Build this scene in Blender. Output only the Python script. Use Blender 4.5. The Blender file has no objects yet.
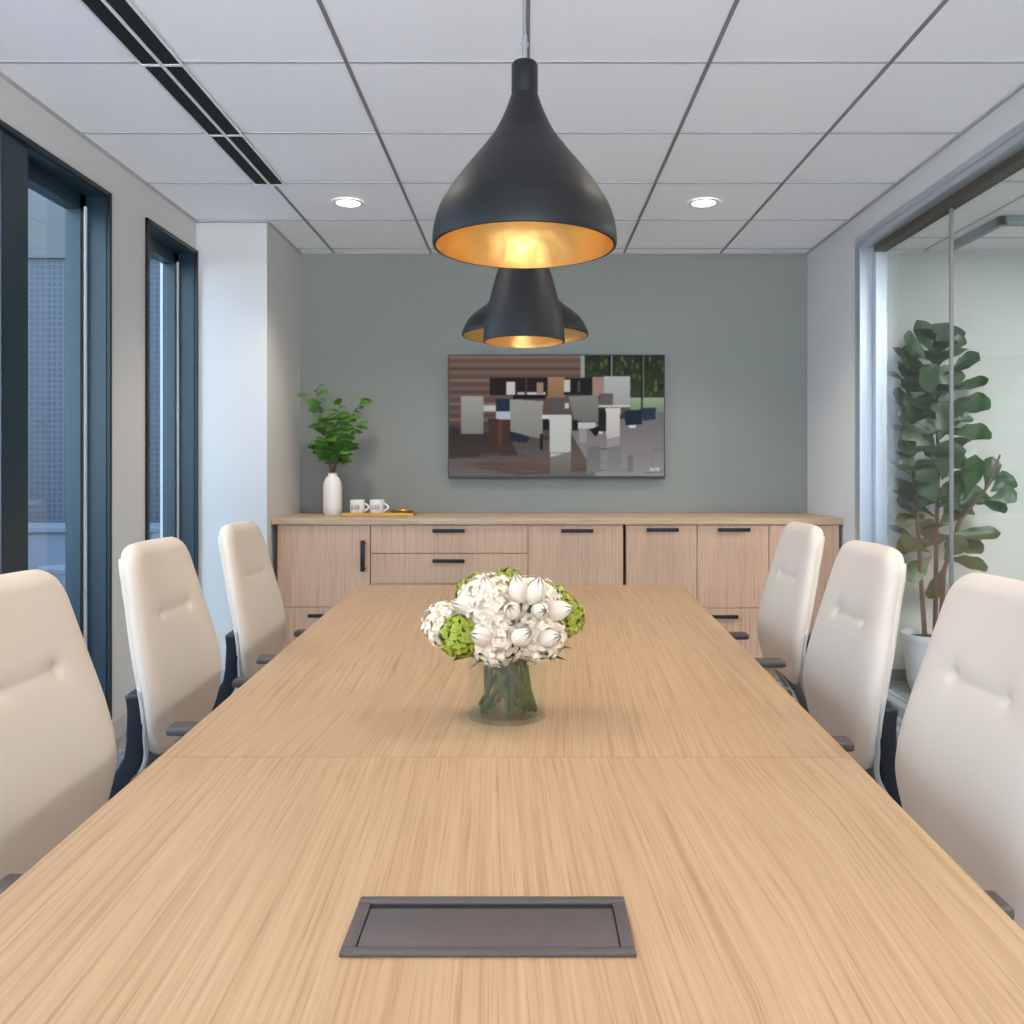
import bpy, bmesh, math, random
from mathutils import Vector, Matrix
PI = math.pi
S = bpy.context.scene
COL = S.collection
F = 853.0
CZ = 1.20           # camera height
HC = CZ + 1.375     # ceiling height
TT = 0.74           # table top height


def W(px, py, y):
    """world point at depth y seen at photo pixel (px,py) - used for measuring only"""
    return Vector(((px - 527) * y / F, y, CZ - (py - 470) * y / F))


# ------------------------------------------------------------------ helpers
def tag(o, label=None, cat=None, group=None, kind=None):
    if label: o['label'] = label
    if cat: o['category'] = cat
    if group: o['group'] = group
    if kind: o['kind'] = kind
    return o


def empty(name, loc=(0, 0, 0), rz=0, label=None, cat=None, group=None):
    o = bpy.data.objects.new(name, None)
    COL.objects.link(o)
    o.location = loc
    o.rotation_euler = (0, 0, rz)
    o.empty_display_size = 0.1
    return tag(o, label, cat, group)


def copy_tree(o, parent=None):
    c = o.copy()
    COL.objects.link(c)
    c.parent = parent
    for ch in list(o.children):
        copy_tree(ch, c)
    return c


class MB:
    def __init__(s):
        s.bm = bmesh.new()

    def box(s, a, b, bev=0.0, seg=2, rot=None, pivot=None, mi=0):
        a, b = Vector(a), Vector(b)
        lo = Vector((min(a.x, b.x), min(a.y, b.y), min(a.z, b.z)))
        hi = Vector((max(a.x, b.x), max(a.y, b.y), max(a.z, b.z)))
        t = bmesh.new()
        bmesh.ops.create_cube(t, size=1)
        for v in t.verts:
            v.co = Vector(((v.co.x + .5) * (hi.x - lo.x) + lo.x, (v.co.y + .5) * (hi.y - lo.y) + lo.y, (v.co.z + .5) * (hi.z - lo.z) + lo.z))
        if bev:
            bmesh.ops.bevel(t, geom=list(t.edges) + list(t.verts), offset=bev, segments=seg, affect='EDGES', profile=0.5)
        if rot is not None:
            p = Vector(pivot) if pivot is not None else (lo + hi) / 2
            for v in t.verts: v.co = p + rot @ (v.co - p)
        return s.join(t, mi)

    def join(s, t, mi=0):
        vs = {}
        for v in t.verts: vs[v] = s.bm.verts.new(v.co)
        for f in t.faces:
            nf = s.bm.faces.new([vs[v] for v in f.verts])
            nf.material_index = mi
        t.free()
        return s

    def poly(s, pts, mi=0):
        f = s.bm.faces.new([s.bm.verts.new(p) for p in pts])
        f.material_index = mi
        return s

    def lathe(s, prof, c=(0, 0, 0), n=48, mi=0, close=False):
        """prof list of (r,z)"""
        c = Vector(c)
        rings = []
        for r, z in prof:
            if r < 1e-6:
                rings.append([s.bm.verts.new(c + Vector((0, 0, z)))])
            else:
                rings.append([s.bm.verts.new(c + Vector((r * math.cos(2 * PI * k / n), r * math.sin(2 * PI * k / n), z))) for k in range(n)])
        pairs = list(zip(rings[:-1], rings[1:]))
        if close: pairs.append((rings[-1], rings[0]))
        for A, B in pairs:
            for k in range(n):
                k2 = (k + 1) % n
                if len(A) == 1 and len(B) == 1: continue
                if len(A) == 1: q = [A[0], B[k2], B[k]]
                elif len(B) == 1: q = [A[k], A[k2], B[0]]
                else: q = [A[k], A[k2], B[k2], B[k]]
                f = s.bm.faces.new(q)
                f.material_index = mi
        return s

    def tube(s, pts, r, n=10, mi=0, sx=1.0, up=None):
        pts = [Vector(p) for p in pts]
        rr = r if isinstance(r, (list, tuple)) else [r] * len(pts)
        rings = []
        ref = Vector(up) if up else None
        prev = None
        for i, p in enumerate(pts):
            d = (pts[min(i + 1, len(pts) - 1)] - pts[max(i - 1, 0)]).normalized()
            if prev is None:
                a = ref if ref else (Vector((0, 0, 1)) if abs(d.z) < .9 else Vector((1, 0, 0)))
            else:
                a = prev
            u = (a - d * a.dot(d)).normalized()
            w = d.cross(u)
            prev = u
            rings.append([s.bm.verts.new(p + (u * math.cos(2 * PI * k / n) + w * math.sin(2 * PI * k / n) * sx) * rr[i]) for k in range(n)])
        for A, B in zip(rings[:-1], rings[1:]):
            for k in range(n):
                f = s.bm.faces.new([A[k], A[(k + 1) % n], B[(k + 1) % n], B[k]])
                f.material_index = mi
        for R, rev in ((rings[0], True), (rings[-1], False)):
            f = s.bm.faces.new(R[::-1] if rev else R)
            f.material_index = mi
        return s

    def grid(s, fn, nu, nv, mi=0):
        V = [[s.bm.verts.new(fn(i / nu, j / nv)) for j in range(nv + 1)] for i in range(nu + 1)]
        for i in range(nu):
            for j in range(nv):
                f = s.bm.faces.new([V[i][j], V[i + 1][j], V[i + 1][j + 1], V[i][j + 1]])
                f.material_index = mi
        return s

    def build(s, name, mats, parent=None, smooth=False, fixn=True):
        if fixn:
            bmesh.ops.recalc_face_normals(s.bm, faces=s.bm.faces)
        me = bpy.data.meshes.new(name)
        s.bm.to_mesh(me)
        s.bm.free()
        for m in (mats if isinstance(mats, (list, tuple)) else [mats]): me.materials.append(m)
        if smooth:
            me.polygons.foreach_set('use_smooth', [True] * len(me.polygons))
            if smooth != 'all':
                me.set_sharp_from_angle(angle=math.radians(smooth if smooth is not True else 40))
        o = bpy.data.objects.new(name, me)
        COL.objects.link(o)
        if parent: o.parent = parent
        return o


# ------------------------------------------------------------------ materials
def srgb(r, g, b):
    f = lambda c: (c / 255 / 12.92) if c / 255 <= .04045 else ((c / 255 + .055) / 1.055) ** 2.4
    return (f(r), f(g), f(b), 1)


def pbr(name, col, rough=.5, metal=0, spec=.5, bump=None, var=None, emis=None, es=0, coat=0, sheen=0, sub=0):
    m = bpy.data.materials.new(name)
    m.use_nodes = True
    nt = m.node_tree
    b = nt.nodes['Principled BSDF']
    b.inputs['Base Color'].default_value = col
    b.inputs['Roughness'].default_value = rough
    b.inputs['Metallic'].default_value = metal
    b.inputs['Specular IOR Level'].default_value = spec
    if coat: b.inputs['Coat Weight'].default_value = coat
    if sheen: b.inputs['Sheen Weight'].default_value = sheen
    if emis:
        b.inputs['Emission Color'].default_value = emis
        b.inputs['Emission Strength'].default_value = es
    tc = nt.nodes.new('ShaderNodeTexCoord')
    if var:      # (scale, amount)
        n = nt.nodes.new('ShaderNodeTexNoise')
        n.inputs['Scale'].default_value = var[0]
        n.inputs['Detail'].default_value = 4
        nt.links.new(tc.outputs['Object'], n.inputs['Vector'])
        mx = nt.nodes.new('ShaderNodeMix')
        mx.data_type = 'RGBA'
        a = var[1]
        mx.inputs[6].default_value = tuple(min(1, c * (1 - a)) for c in col[:3]) + (1,)
        mx.inputs[7].default_value = tuple(min(1, c * (1 + a)) for c in col[:3]) + (1,)
        nt.links.new(n.outputs['Fac'], mx.inputs[0])
        nt.links.new(mx.outputs[2], b.inputs['Base Color'])
    if bump:     # (scale, strength, distance)
        n = nt.nodes.new('ShaderNodeTexNoise')
        n.inputs['Scale'].default_value = bump[0]
        n.inputs['Detail'].default_value = 3
        nt.links.new(tc.outputs['Object'], n.inputs['Vector'])
        bp = nt.nodes.new('ShaderNodeBump')
        bp.inputs['Strength'].default_value = bump[1]
        bp.inputs['Distance'].default_value = bump[2]
        nt.links.new(n.outputs['Fac'], bp.inputs['Height'])
        nt.links.new(bp.outputs['Normal'], b.inputs['Normal'])
    return m


def wood(name, light, mid, dark, axis, coords='Object', rough=.45, spec=.3, fine=1.0, wave=1.0):
    """grain running along axis (0,1,2)"""
    m = bpy.data.materials.new(name)
    m.use_nodes = True
    nt = m.node_tree
    N, L = nt.nodes, nt.links
    b = N['Principled BSDF']
    b.inputs['Roughness'].default_value = rough
    b.inputs['Specular IOR Level'].default_value = spec
    tc = N.new('ShaderNodeTexCoord')

    def noise(across, along, detail, dist=0.0):
        mp = N.new('ShaderNodeMapping')
        sc = [across] * 3
        sc[axis] = along
        mp.inputs['Scale'].default_value = sc
        L.new(tc.outputs[coords], mp.inputs['Vector'])
        n = N.new('ShaderNodeTexNoise')
        n.inputs['Scale'].default_value = 1
        n.inputs['Detail'].default_value = detail
        n.inputs['Distortion'].default_value = dist
        L.new(mp.outputs['Vector'], n.inputs['Vector'])
        return n
    n1 = noise(330 * fine, 5.0 * fine, 3, .3)     # fine pores
    n2 = noise(150 * fine, 1.6 * wave, 4, .25)      # streaks
    n3 = noise(9, .35 * wave, 2, .3)              # broad tone
    def ramp(src, pts):
        r = N.new('ShaderNodeValToRGB')
        while len(r.color_ramp.elements) < len(pts): r.color_ramp.elements.new(.5)
        for e, (p, c) in zip(r.color_ramp.elements, pts):
            e.position = p
            e.color = c
        L.new(src, r.inputs['Fac'])
        return r
    r2 = ramp(n2.outputs['Fac'], [(.30, dark), (.47, mid), (.68, light)])
    r1 = ramp(n1.outputs['Fac'], [(.30, (.70, .62, .55, 1)), (.46, (1, 1, 1, 1)), (1, (1, 1, 1, 1))])
    r3 = ramp(n3.outputs['Fac'], [(.30, (.94, .93, .92, 1)), (.7, (1.0, 1.0, 1.0, 1))])
    m1 = N.new('ShaderNodeMix'); m1.data_type = 'RGBA'; m1.blend_type = 'MULTIPLY'; m1.inputs[0].default_value = .8
    L.new(r2.outputs['Color'], m1.inputs[6]); L.new(r1.outputs['Color'], m1.inputs[7])
    m2 = N.new('ShaderNodeMix'); m2.data_type = 'RGBA'; m2.blend_type = 'MULTIPLY'; m2.inputs[0].default_value = 1
    L.new(m1.outputs[2], m2.inputs[6]); L.new(r3.outputs['Color'], m2.inputs[7])
    L.new(m2.outputs[2], b.inputs['Base Color'])
    return m


def glassy(name, tint=(1, 1, 1, 1), f0=.05, amount=1.0, grough=0.0):
    """thin clear sheet: sees through, mirrors more at grazing angles"""
    m = bpy.data.materials.new(name)
    m.use_nodes = True
    nt = m.node_tree
    N, L = nt.nodes, nt.links
    N.remove(N['Principled BSDF'])
    out = [n for n in N if n.type == 'OUTPUT_MATERIAL'][0]
    t = N.new('ShaderNodeBsdfTransparent'); t.inputs['Color'].default_value = tint
    g = N.new('ShaderNodeBsdfGlossy'); g.inputs['Roughness'].default_value = grough; g.inputs['Color'].default_value = (1, 1, 1, 1)
    lw = N.new('ShaderNodeLayerWeight'); lw.inputs['Blend'].default_value = .5
    p = N.new('ShaderNodeMath'); p.operation = 'POWER'; p.inputs[1].default_value = 5
    L.new(lw.outputs['Facing'], p.inputs[0])
    ma = N.new('ShaderNodeMath'); ma.operation = 'MULTIPLY_ADD'; ma.inputs[1].default_value = (1 - f0) * amount; ma.inputs[2].default_value = f0 * amount
    L.new(p.outputs[0], ma.inputs[0])
    mx = N.new('ShaderNodeMixShader')
    L.new(ma.outputs[0], mx.inputs[0]); L.new(t.outputs[0], mx.inputs[1]); L.new(g.outputs[0], mx.inputs[2])
    L.new(mx.outputs[0], out.inputs['Surface'])
    return m


M = {}
M['ceil'] = pbr('ceiling tile', srgb(244, 244, 247), .9, bump=(260, .25, .002), var=(110, .055))
M['tbar'] = pbr('ceiling grid', srgb(176, 176, 180), .6)
M['tbard'] = pbr('ceiling slotted runner', srgb(128, 128, 134), .6)
M['wall'] = pbr('wall paint', srgb(206, 203, 199), .7, bump=(300, .05, .001))
M['sage'] = pbr('sage wallcovering', srgb(137, 139, 133), .75, bump=(500, .15, .001), var=(300, .03))
M['base'] = pbr('baseboard paint', srgb(190, 184, 176), .5)
M['teal'] = pbr('teal frame paint', srgb(24, 47, 56), .35, spec=.5)
M['black'] = pbr('black frame', srgb(16, 18, 20), .4)
M['alu'] = pbr('satin aluminium', srgb(186, 192, 198), .38, metal=.7)
M['alud'] = pbr('bronze channel', srgb(74, 68, 60), .5)
M['leather'] = pbr('cream leather', srgb(213, 196, 178), .48, spec=.35, bump=(420, .06, .001))
M['shell'] = pbr('chair shell plastic', srgb(24, 28, 36), .38)
M['pipe'] = pbr('chair piping', srgb(186, 184, 182), .35, metal=.4)
M['armc'] = pbr('armrest urethane', srgb(80, 72, 70), .55)
M['chrome'] = pbr('polished aluminium', srgb(200, 200, 202), .2, metal=1)
M['handle'] = pbr('dark bronze pull', srgb(34, 27, 27), .45, metal=.3)
M['hatch'] = pbr('bronze anodised hatch', srgb(88, 78, 75), .55, metal=.3)
M['hatchd'] = pbr('hatch slot', srgb(20, 18, 18), .7)
M['shade'] = pbr('black powder coat', srgb(16, 16, 17), .5, spec=.3)
M['gold'] = pbr('gold leaf lining', srgb(214, 172, 104), .42, metal=.85, bump=(9, .5, .02))
M['bulb'] = pbr('warm bulb', srgb(255, 225, 170), .3, emis=(1, .72, .38, 1), es=1.6)
M['can'] = pbr('can light lens', srgb(255, 250, 240), .5, emis=(1, .93, .80, 1), es=2.5)
M['white'] = pbr('white enamel', srgb(228, 230, 232), .4)
M['ceram'] = pbr('white ceramic', srgb(236, 230, 222), .3)
M['print'] = pbr('grey print', srgb(120, 120, 124), .6)
M['brass'] = pbr('brushed brass', srgb(196, 150, 78), .35, metal=.8)
M['tvf'] = pbr('tv bezel', srgb(22, 22, 24), .4)
M['leafd'] = pbr('fig leaf', srgb(40, 74, 32), .42, var=(9, .28))
M['leafe'] = pbr('sprig leaf', srgb(82, 128, 50), .45, var=(14, .3))
M['bark'] = pbr('thin bark', srgb(96, 72, 58), .8, var=(30, .25))
M['soil'] = pbr('soil', srgb(52, 42, 36), .95, bump=(60, .8, .01))
M['petalw'] = pbr('white petals', srgb(228, 211, 186), .7)
M['petalt'] = pbr('ivory tulip petals', srgb(218, 203, 182), .6, var=(20, .04))
M['petalg'] = pbr('lime petals', srgb(156, 160, 50), .6, var=(40, .25))
M['flowcore'] = pbr('bloom core green', srgb(74, 104, 34), .7)
M['stem'] = pbr('green stem', srgb(70, 78, 30), .5, var=(20, .2))
M['glass'] = glassy('window glass', (.90, .96, .97, 1), .05, .8)
M['pglass'] = glassy('partition glass', (.935, .96, .955, 1), .06, .9)
M['vglass'] = glassy('vase glass', (.955, .968, .945, 1), .05, .8)
M['water'] = glassy('vase water', (.97, .97, .94, 1), .02, .1)
M['cord'] = pbr('grey cord', srgb(120, 118, 118), .6)
M['extwall'] = pbr('corridor paint', srgb(214, 214, 209), .7)
M['slot'] = pbr('diffuser slot', srgb(10, 10, 12), .8)
M['pave'] = pbr('patio paving', srgb(96, 100, 106), .8, var=(3, .2))
M['ledge'] = pbr('pale outdoor panel', srgb(78, 86, 98), .7)
M['wood_cab'] = wood('washed oak veneer', srgb(214, 176, 147), srgb(206, 166, 137), srgb(190, 150, 121), 2)
M['wood_cabx'] = wood('washed oak veneer horizontal', srgb(206, 178, 148), srgb(196, 167, 136), srgb(180, 150, 120), 0)
M['wood_tab'] = wood('honey oak veneer', srgb(186, 152, 116), srgb(178, 143, 107), srgb(164, 127, 91), 1, coords='UV', rough=.42, spec=.4)


# carpet: plank tiles of grey / beige loops
def carpet():
    m = pbr('carpet', srgb(140, 138, 134), .95)
    nt = m.node_tree; N, L = nt.nodes, nt.links
    b = N['Principled BSDF']
    tc = N.new('ShaderNodeTexCoord')
    n = N.new('ShaderNodeTexNoise'); n.inputs['Scale'].default_value = 22; n.inputs['Detail'].default_value = 6
    n2 = N.new('ShaderNodeTexNoise'); n2.inputs['Scale'].default_value = 2.2; n2.inputs['Detail'].default_value = 2
    L.new(tc.outputs['Object'], n.inputs['Vector']); L.new(tc.outputs['Object'], n2.inputs['Vector'])
    r = N.new('ShaderNodeValToRGB')
    r.color_ramp.elements[0].position = .38; r.color_ramp.elements[0].color = srgb(112, 110, 110)
    r.color_ramp.elements[1].position = .62; r.color_ramp.elements[1].color = srgb(152, 147, 142)
    L.new(n.outputs['Fac'], r.inputs['Fac'])
    r2 = N.new('ShaderNodeValToRGB')
    r2.color_ramp.elements[0].position = .42; r2.color_ramp.elements[0].color = (.72, .80, .86, 1)
    r2.color_ramp.elements[1].position = .58; r2.color_ramp.elements[1].color = (1, 1, 1, 1)
    L.new(n2.outputs['Fac'], r2.inputs['Fac'])
    mx = N.new('ShaderNodeMix'); mx.data_type = 'RGBA'; mx.blend_type = 'MULTIPLY'; mx.inputs[0].default_value = 1
    L.new(r.outputs['Color'], mx.inputs[6]); L.new(r2.outputs['Color'], mx.inputs[7])
    L.new(mx.outputs[2], b.inputs['Base Color'])
    return m


M['carpet'] = carpet()

# ------------------------------------------------------------------ room shell
XL, XR, XC = -1.838, 1.785, -1.445      # left wall, right wall, column side
YB, YC, YF = 5.43, 4.74, -1.9           # back wall, column face, wall behind the camera
FL = 0.0


def struct(name, mb, mat, parent=None, smooth=False):
    o = mb.build(name, mat, parent, smooth)
    if parent is None: o['kind'] = 'structure'
    return o


struct('floor', MB().box((-2.2, YF - .1, -.1), (6.2, 5.6, 0)), M['carpet'])
# suspended ceiling: the slab of tiles with the exposed bars as its child
ceil = struct('ceiling', MB().box((-2.0, YF - .1, HC + .004), (XR + .1, YB + .1, HC + .1)), M['ceil'])
g = MB()
TX, TYP = .6125, .606
k = -3
for k in range(-3, 3):
    x = .003 + k * TX if k != 0 else .003
    if XL < x < XR:
        g.box((x - .0065, YF, HC - .001), (x + .0065, YB, HC + .006))
g.build('main_runners', M['tbard'], ceil)
g = MB()
y = 2.882 - 8 * TYP
while y < YB:
    if y > YF:
        g.box((XL, y - .0065, HC + .0012), (XR, y + .0065, HC + .006))
    y += TYP
# wall angle
g.box((XL, YF, HC - .002), (XL + .018, YC, HC + .006)); g.box((XR - .018, YF, HC - .002), (XR, YB, HC + .006))
g.box((XC, YB - .018, HC - .002), (XR, YB, HC + .006)); g.box((XL, YC - .018, HC - .002), (XC, YC, HC + .006))
g.box((XC, YC - .018, HC - .002), (XC + .018, YB, HC + .006))
g.build('grid_bars', M['tbar'], ceil)

struct('wall_back', MB().box((XC - .2, YB, 0), (XR + .1, YB + .12, HC + .05)), M['sage'])
struct('wall_column', MB().box((XL - .2, YC, 0), (XC, YB, HC + .05)), M['wall'])
w = MB()
w.box((XL - .2, YF - .12, 0), (XR + .2, YF, .12)); w.box((XL - .2, YF - .12, 2.40), (XR + .2, YF, HC + .05))
w.box((XL - .2, YF - .12, .12), (-1.55, YF, 2.40)); w.box((1.5, YF - .12, .12), (XR + .2, YF, 2.40))
struct('wall_front', w, M['wall'])
wf = empty('window_4', (0, YF - .06, .12)); wf['kind'] = 'structure'  # framed opening added behind the camera so daylight fills the ceiling
m_ = MB()
for xx in (-1.55, -.55, .47, 1.46): m_.box((xx, -.04, 0), (xx + .05, .04, 2.28))
m_.box((-1.55, -.04, 0), (1.51, .04, .05)); m_.box((-1.55, -.04, 2.23), (1.51, .04, 2.28))
m_.build('window_frame', M['teal'], wf)
# left wall with two floor-height openings
WT = 2.415; WB = .10
w = MB()
xo = XL - .12
w.box((xo, YF, WT), (XL, YC, HC + .05))                 # above heads
w.box((xo, YF, 0), (XL, YC, WB))                        # below
w.box((xo, 3.75, WB), (XL, 4.105, WT))                  # pier between windows
w.box((xo, YF, WB), (XL, -1.3, WT))
struct('wall_left', w, M['wall'])
struct('baseboard_left', MB().box((XL, YF, 0), (XL + .012, YC, .095), .003), M['base'])
struct('baseboard_back', MB().box((XL, YC - .012, 0), (XC, YC, .095), .003), M['base'])

# right wall: pier, header, and the glazed opening 4.61 .. front
GT = 2.45
w = MB()
w.box((XR, 4.61, 0), (XR + .12, YB, HC + .05))
struct('wall_right', w, M['wall'])
struct('wall_right_upper', MB().box((XR, YF, GT), (XR + .12, 4.61, HC + .05)), M['wall'])


def window(n, y0, y1, posts):
    e = empty('window_%d' % n, (XL - .05, (y0 + y1) / 2, WB))
    e['kind'] = 'structure'
    inv = Vector((XL - .05, (y0 + y1) / 2, WB))

    def rel(mb):
        for v in mb.bm.verts: v.co -= inv
        return mb
    c = MB()    # thin black casing standing slightly proud of the wall
    t = .02
    c.box((XL - .02, y0, WT - t), (XL + .014, y1, WT)); c.box((XL - .02, y1 - t, WB), (XL + .014, y1, WT))
    c.box((XL - .02, y0, WB), (XL + .014, y0 + t, WT)); c.box((XL - .02, y0, WB), (XL + .014, y1, WB + t))
    rel(c).build('window_casing', M['black'], e)
    f = MB()    # deep teal reveal and glazing frame
    f.box((XL - .12, y0 + t, WT - t - .004), (XL - .001, y1 - t, WT - t)); f.box((XL - .12, y1 - t - .004, WB), (XL - .001, y1 - t, WT - t))
    f.box((XL - .12, y0 + t, WB + t), (XL - .001, y0 + t + .004, WT - t)); f.box((XL - .12, y0 + t, WB + t), (XL - .001, y1 - t, WB + t + .004))
    a, b = XL - .155, XL - .09
    s = .048
    f.box((a, y0 + t, WT - t - s - .02), (b, y1 - t, WT - t - .004)); f.box((a, y0 + t, WB + t), (b, y1 - t, WB + t + s))
    f.box((a, y1 - t - s, WB + t), (b, y1 - t - .004, WT - t)); f.box((a, y0 + t, WB + t), (b, y0 + t + s, WT - t))
    rel(f).build('window_frame', M['teal'], e)
    for p in posts:
        m = MB().box((XL - .15, p - .082, WB + t), (XL - .004, p + .082, WT - .004), .003)
        rel(m).build('mullion', M['teal'], e)
    edge = MB().box((b, y1 - t - .02, WB + t), (b + .008, y1 - t - .006, WT - t - s))
    rel(edge).build('glazing_bead', M['white'], e)
    rel(MB().box((XL - .126, y0 + t + .01, WB + t + .01), (XL - .12, y1 - t - .01, WT - t - .01))).build('glass', M['glass'], e)
    return e


window(1, -1.3, 3.75, [-.40, .76, 1.92, 3.07])
window(2, 4.105, 4.735, [])

# glass partition on the right
e = empty('window_3', (XR + .06, 1.5, 0)); e['kind'] = 'structure'
inv = Vector((XR + .06, 1.5, 0))


def relb(mb):
    for v in mb.bm.verts: v.co -= inv
    return mb


f = MB()
f.box((XR - .012, YF, GT - .066), (XR + .115, 4.61, GT), .002); f.box((XR - .016, YF, GT - .036), (XR - .011, 4.6, GT - .028))
f.box((XR - .012, 4.545, 0), (XR + .055, 4.61, GT - .066), .002)
f.box((XR + .055, 4.50, 0), (XR + .115, 4.61, GT - .066), .002)
f.box((XR + .03, YF, 0), (XR + .115, 4.5, .05), .002)
relb(f).build('partition_frame', M['alu'], e)
relb(MB().box((XR + .045, YF, GT - .098), (XR + .11, 4.50, GT - .066))).build('head_channel', M['alud'], e)
for a, b in ((3.765, 4.50), (2.30, 3.755), (.85, 2.29), (-.6, .84)):
    relb(MB().box((XR + .080, a, .05), (XR + .090, b, GT - .098))).build('glass', M['pglass'], e)
    relb(MB().box((XR + .078, a - .012, .05), (XR + .092, a - .001, GT - .098))).build('glass_joint', M['cord'], e)

# corridor beyond the partition
CW = 4.87; CH = 2.455
struct('wall_corridor_end', MB().box((XR + .12, CW, 0), (6.2, CW + .1, HC + .05)), M['extwall'])
struct('wall_corridor_side', MB().box((6.1, YF, 0), (6.2, CW, HC + .05)), M['extwall'])
struct('wall_corridor_front', MB().box((XR + .2, YF - .1, 0), (6.1, YF, HC + .05)), M['extwall'])
cc = struct('ceiling_corridor', MB().box((XR + .12, YF, CH), (6.1, CW, CH + .06)), M['ceil'])
g = MB()
g.box((2.26, YF, CH - .002), (2.275, CW, CH + .01))
g.box((3.5, YF, CH - .002), (3.515, CW, CH + .01))
for yy in (1.0, 1.9, 2.8, 3.7, 4.6): g.box((XR + .12, yy, CH - .0015), (6.1, yy + .012, CH + .01))
g.build('grid_bars', M['tbar'], cc)
struct('trim_1', MB().box((2.33, 4.20, CH - .045), (5.8, 4.235, CH - .003)).box((2.33, 4.20, CH - .045), (2.36, 4.70, CH - .003)), pbr('soffit reveal', srgb(140, 154, 156), .6))
struct('baseboard_corridor', MB().box((XR + .12, CW - .012, 0), (6.1, CW, .062)), pbr('dark rubber base', srgb(96, 88, 86), .6))

# ------------------------------------------------------------------ outside the windows
struct('ground', MB().box((-22, -30, -.25), (-2.05, 22, -.05)), M['pave'])
# facade of the block next door, fine metal mesh over blue-grey glazing
fm = pbr('mesh facade', srgb(70, 88, 116), .5)
nt = fm.node_tree; N, L = nt.nodes, nt.links
tc = N.new('ShaderNodeTexCoord')
br = N.new('ShaderNodeTexBrick'); br.offset = 0
br.inputs['Scale'].default_value = 1; br.inputs['Brick Width'].default_value = .07; br.inputs['Row Height'].default_value = .07; br.inputs['Mortar Size'].default_value = .010
br.inputs['Color1'].default_value = srgb(20, 25, 36); br.inputs['Color2'].default_value = srgb(26, 32, 44); br.inputs['Mortar'].default_value = srgb(44, 53, 68)
mp = N.new('ShaderNodeMapping'); mp.inputs['Rotation'].default_value = (PI / 2, 0, 0)
L.new(tc.outputs['Object'], mp.inputs['Vector']); L.new(mp.outputs['Vector'], br.inputs['Vector']); L.new(br.outputs['Color'], N['Principled BSDF'].inputs['Base Color'])
b = empty('neighbouring_building', (-9, 10.5, -.05), label='blue-grey mesh-clad building seen outside through the tall windows', cat='building')
MB().box((-12, 0, 0), (8, 3, 9)).build('facade', fm, b)
MB().box((-9, -.05, 3.85), (8, -.002, 5.6)).build('spandrel_band', pbr('grey spandrel', srgb(52, 54, 56), .5), b)
MB().box((-3.0, -.35, 0), (8, -.002, .55)).build('plinth', M['ledge'], b)
o = MB().box((-6.4, 8.2, -.05), (-3.6, 8.7, .60), .01).box((-6.5, 8.15, .60), (-3.5, 8.75, .66), .01).build('garden_wall', M['ledge'])
tag(o, 'pale low outdoor wall seen through the large left window', 'wall')
t = empty('patio_stool', (-3.52, 6.6, -.05), -.5, 'low white patio stool outside the window, just above the nearest left chair', 'stool')
MB().box((-.17, -.17, .46), (.17, .17, .51), .01).build('seat', M['ledge'], t)
for sx in (-1, 1):
    for sy in (-1, 1):
        MB().box((sx * .15 - .015, sy * .15 - .015, 0), (sx * .15 + .015, sy * .15 + .015, .46)).build('leg', M['ledge'], t)

# ------------------------------------------------------------------ table
HT = CZ - TT
Y0, YS, Y1 = -.62, 1.367, 3.412


def xr(y): return HT * (1.132 + .048 * (y / HT - 2.97))
def xl(y): return -HT * (1.282 + .042 * (y / HT - 2.97))


tab = empty('conference_table', (0, 1.4, 0), label='long light oak conference table running down the middle of the room', cat='table')
SH = Vector((0, 1.4, 0))
for ya, yb, nm in ((Y0, YS - .0002, 'near'), (YS + .0002, Y1, 'far')):
    bm = bmesh.new()
    th = .032
    bevel = .002
    vs = []
    for z in (TT - th, TT):
        vs.append([bm.verts.new(Vector(p) - SH) for p in ((xl(ya), ya, z), (xr(ya), ya, z), (xr(yb), yb, z), (xl(yb), yb, z))])
    bm.faces.new(vs[0][::-1]); bm.faces.new(vs[1])
    for i in range(4): bm.faces.new([vs[0][i], vs[0][(i + 1) % 4], vs[1][(i + 1) % 4], vs[1][i]])
    bmesh.ops.bevel(bm, geom=[ed for ed in bm.edges], offset=.0006, segments=2, affect='EDGES')
    uv = bm.loops.layers.uv.new('grain')
    for fc in bm.faces:
        for lp in fc.loops:
            p = lp.vert.co + SH
            u = (p.x - xl(p.y)) / (xr(p.y) - xl(p.y)) * 1.25
            lp[uv].uv = (u + (3.7 if nm == 'far' else 0) + (p.z - TT) * .5, p.y + (5.3 if nm == 'far' else 0))
    mb = MB(); mb.bm.free(); mb.bm = bm
    mb.build('tabletop', M['wood_tab'], tab)
for yy in (-.2, 2.6):
    m = MB(); m.box((-.30, yy - 1.4 - .22, .02), (.24, yy - 1.4 + .22, TT - .034), .004); m.box((-.33, yy - 1.4 - .25, 0), (.27, yy - 1.4 + .25, .02))
    m.build('table_base', M['wood_cab'], tab)

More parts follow.
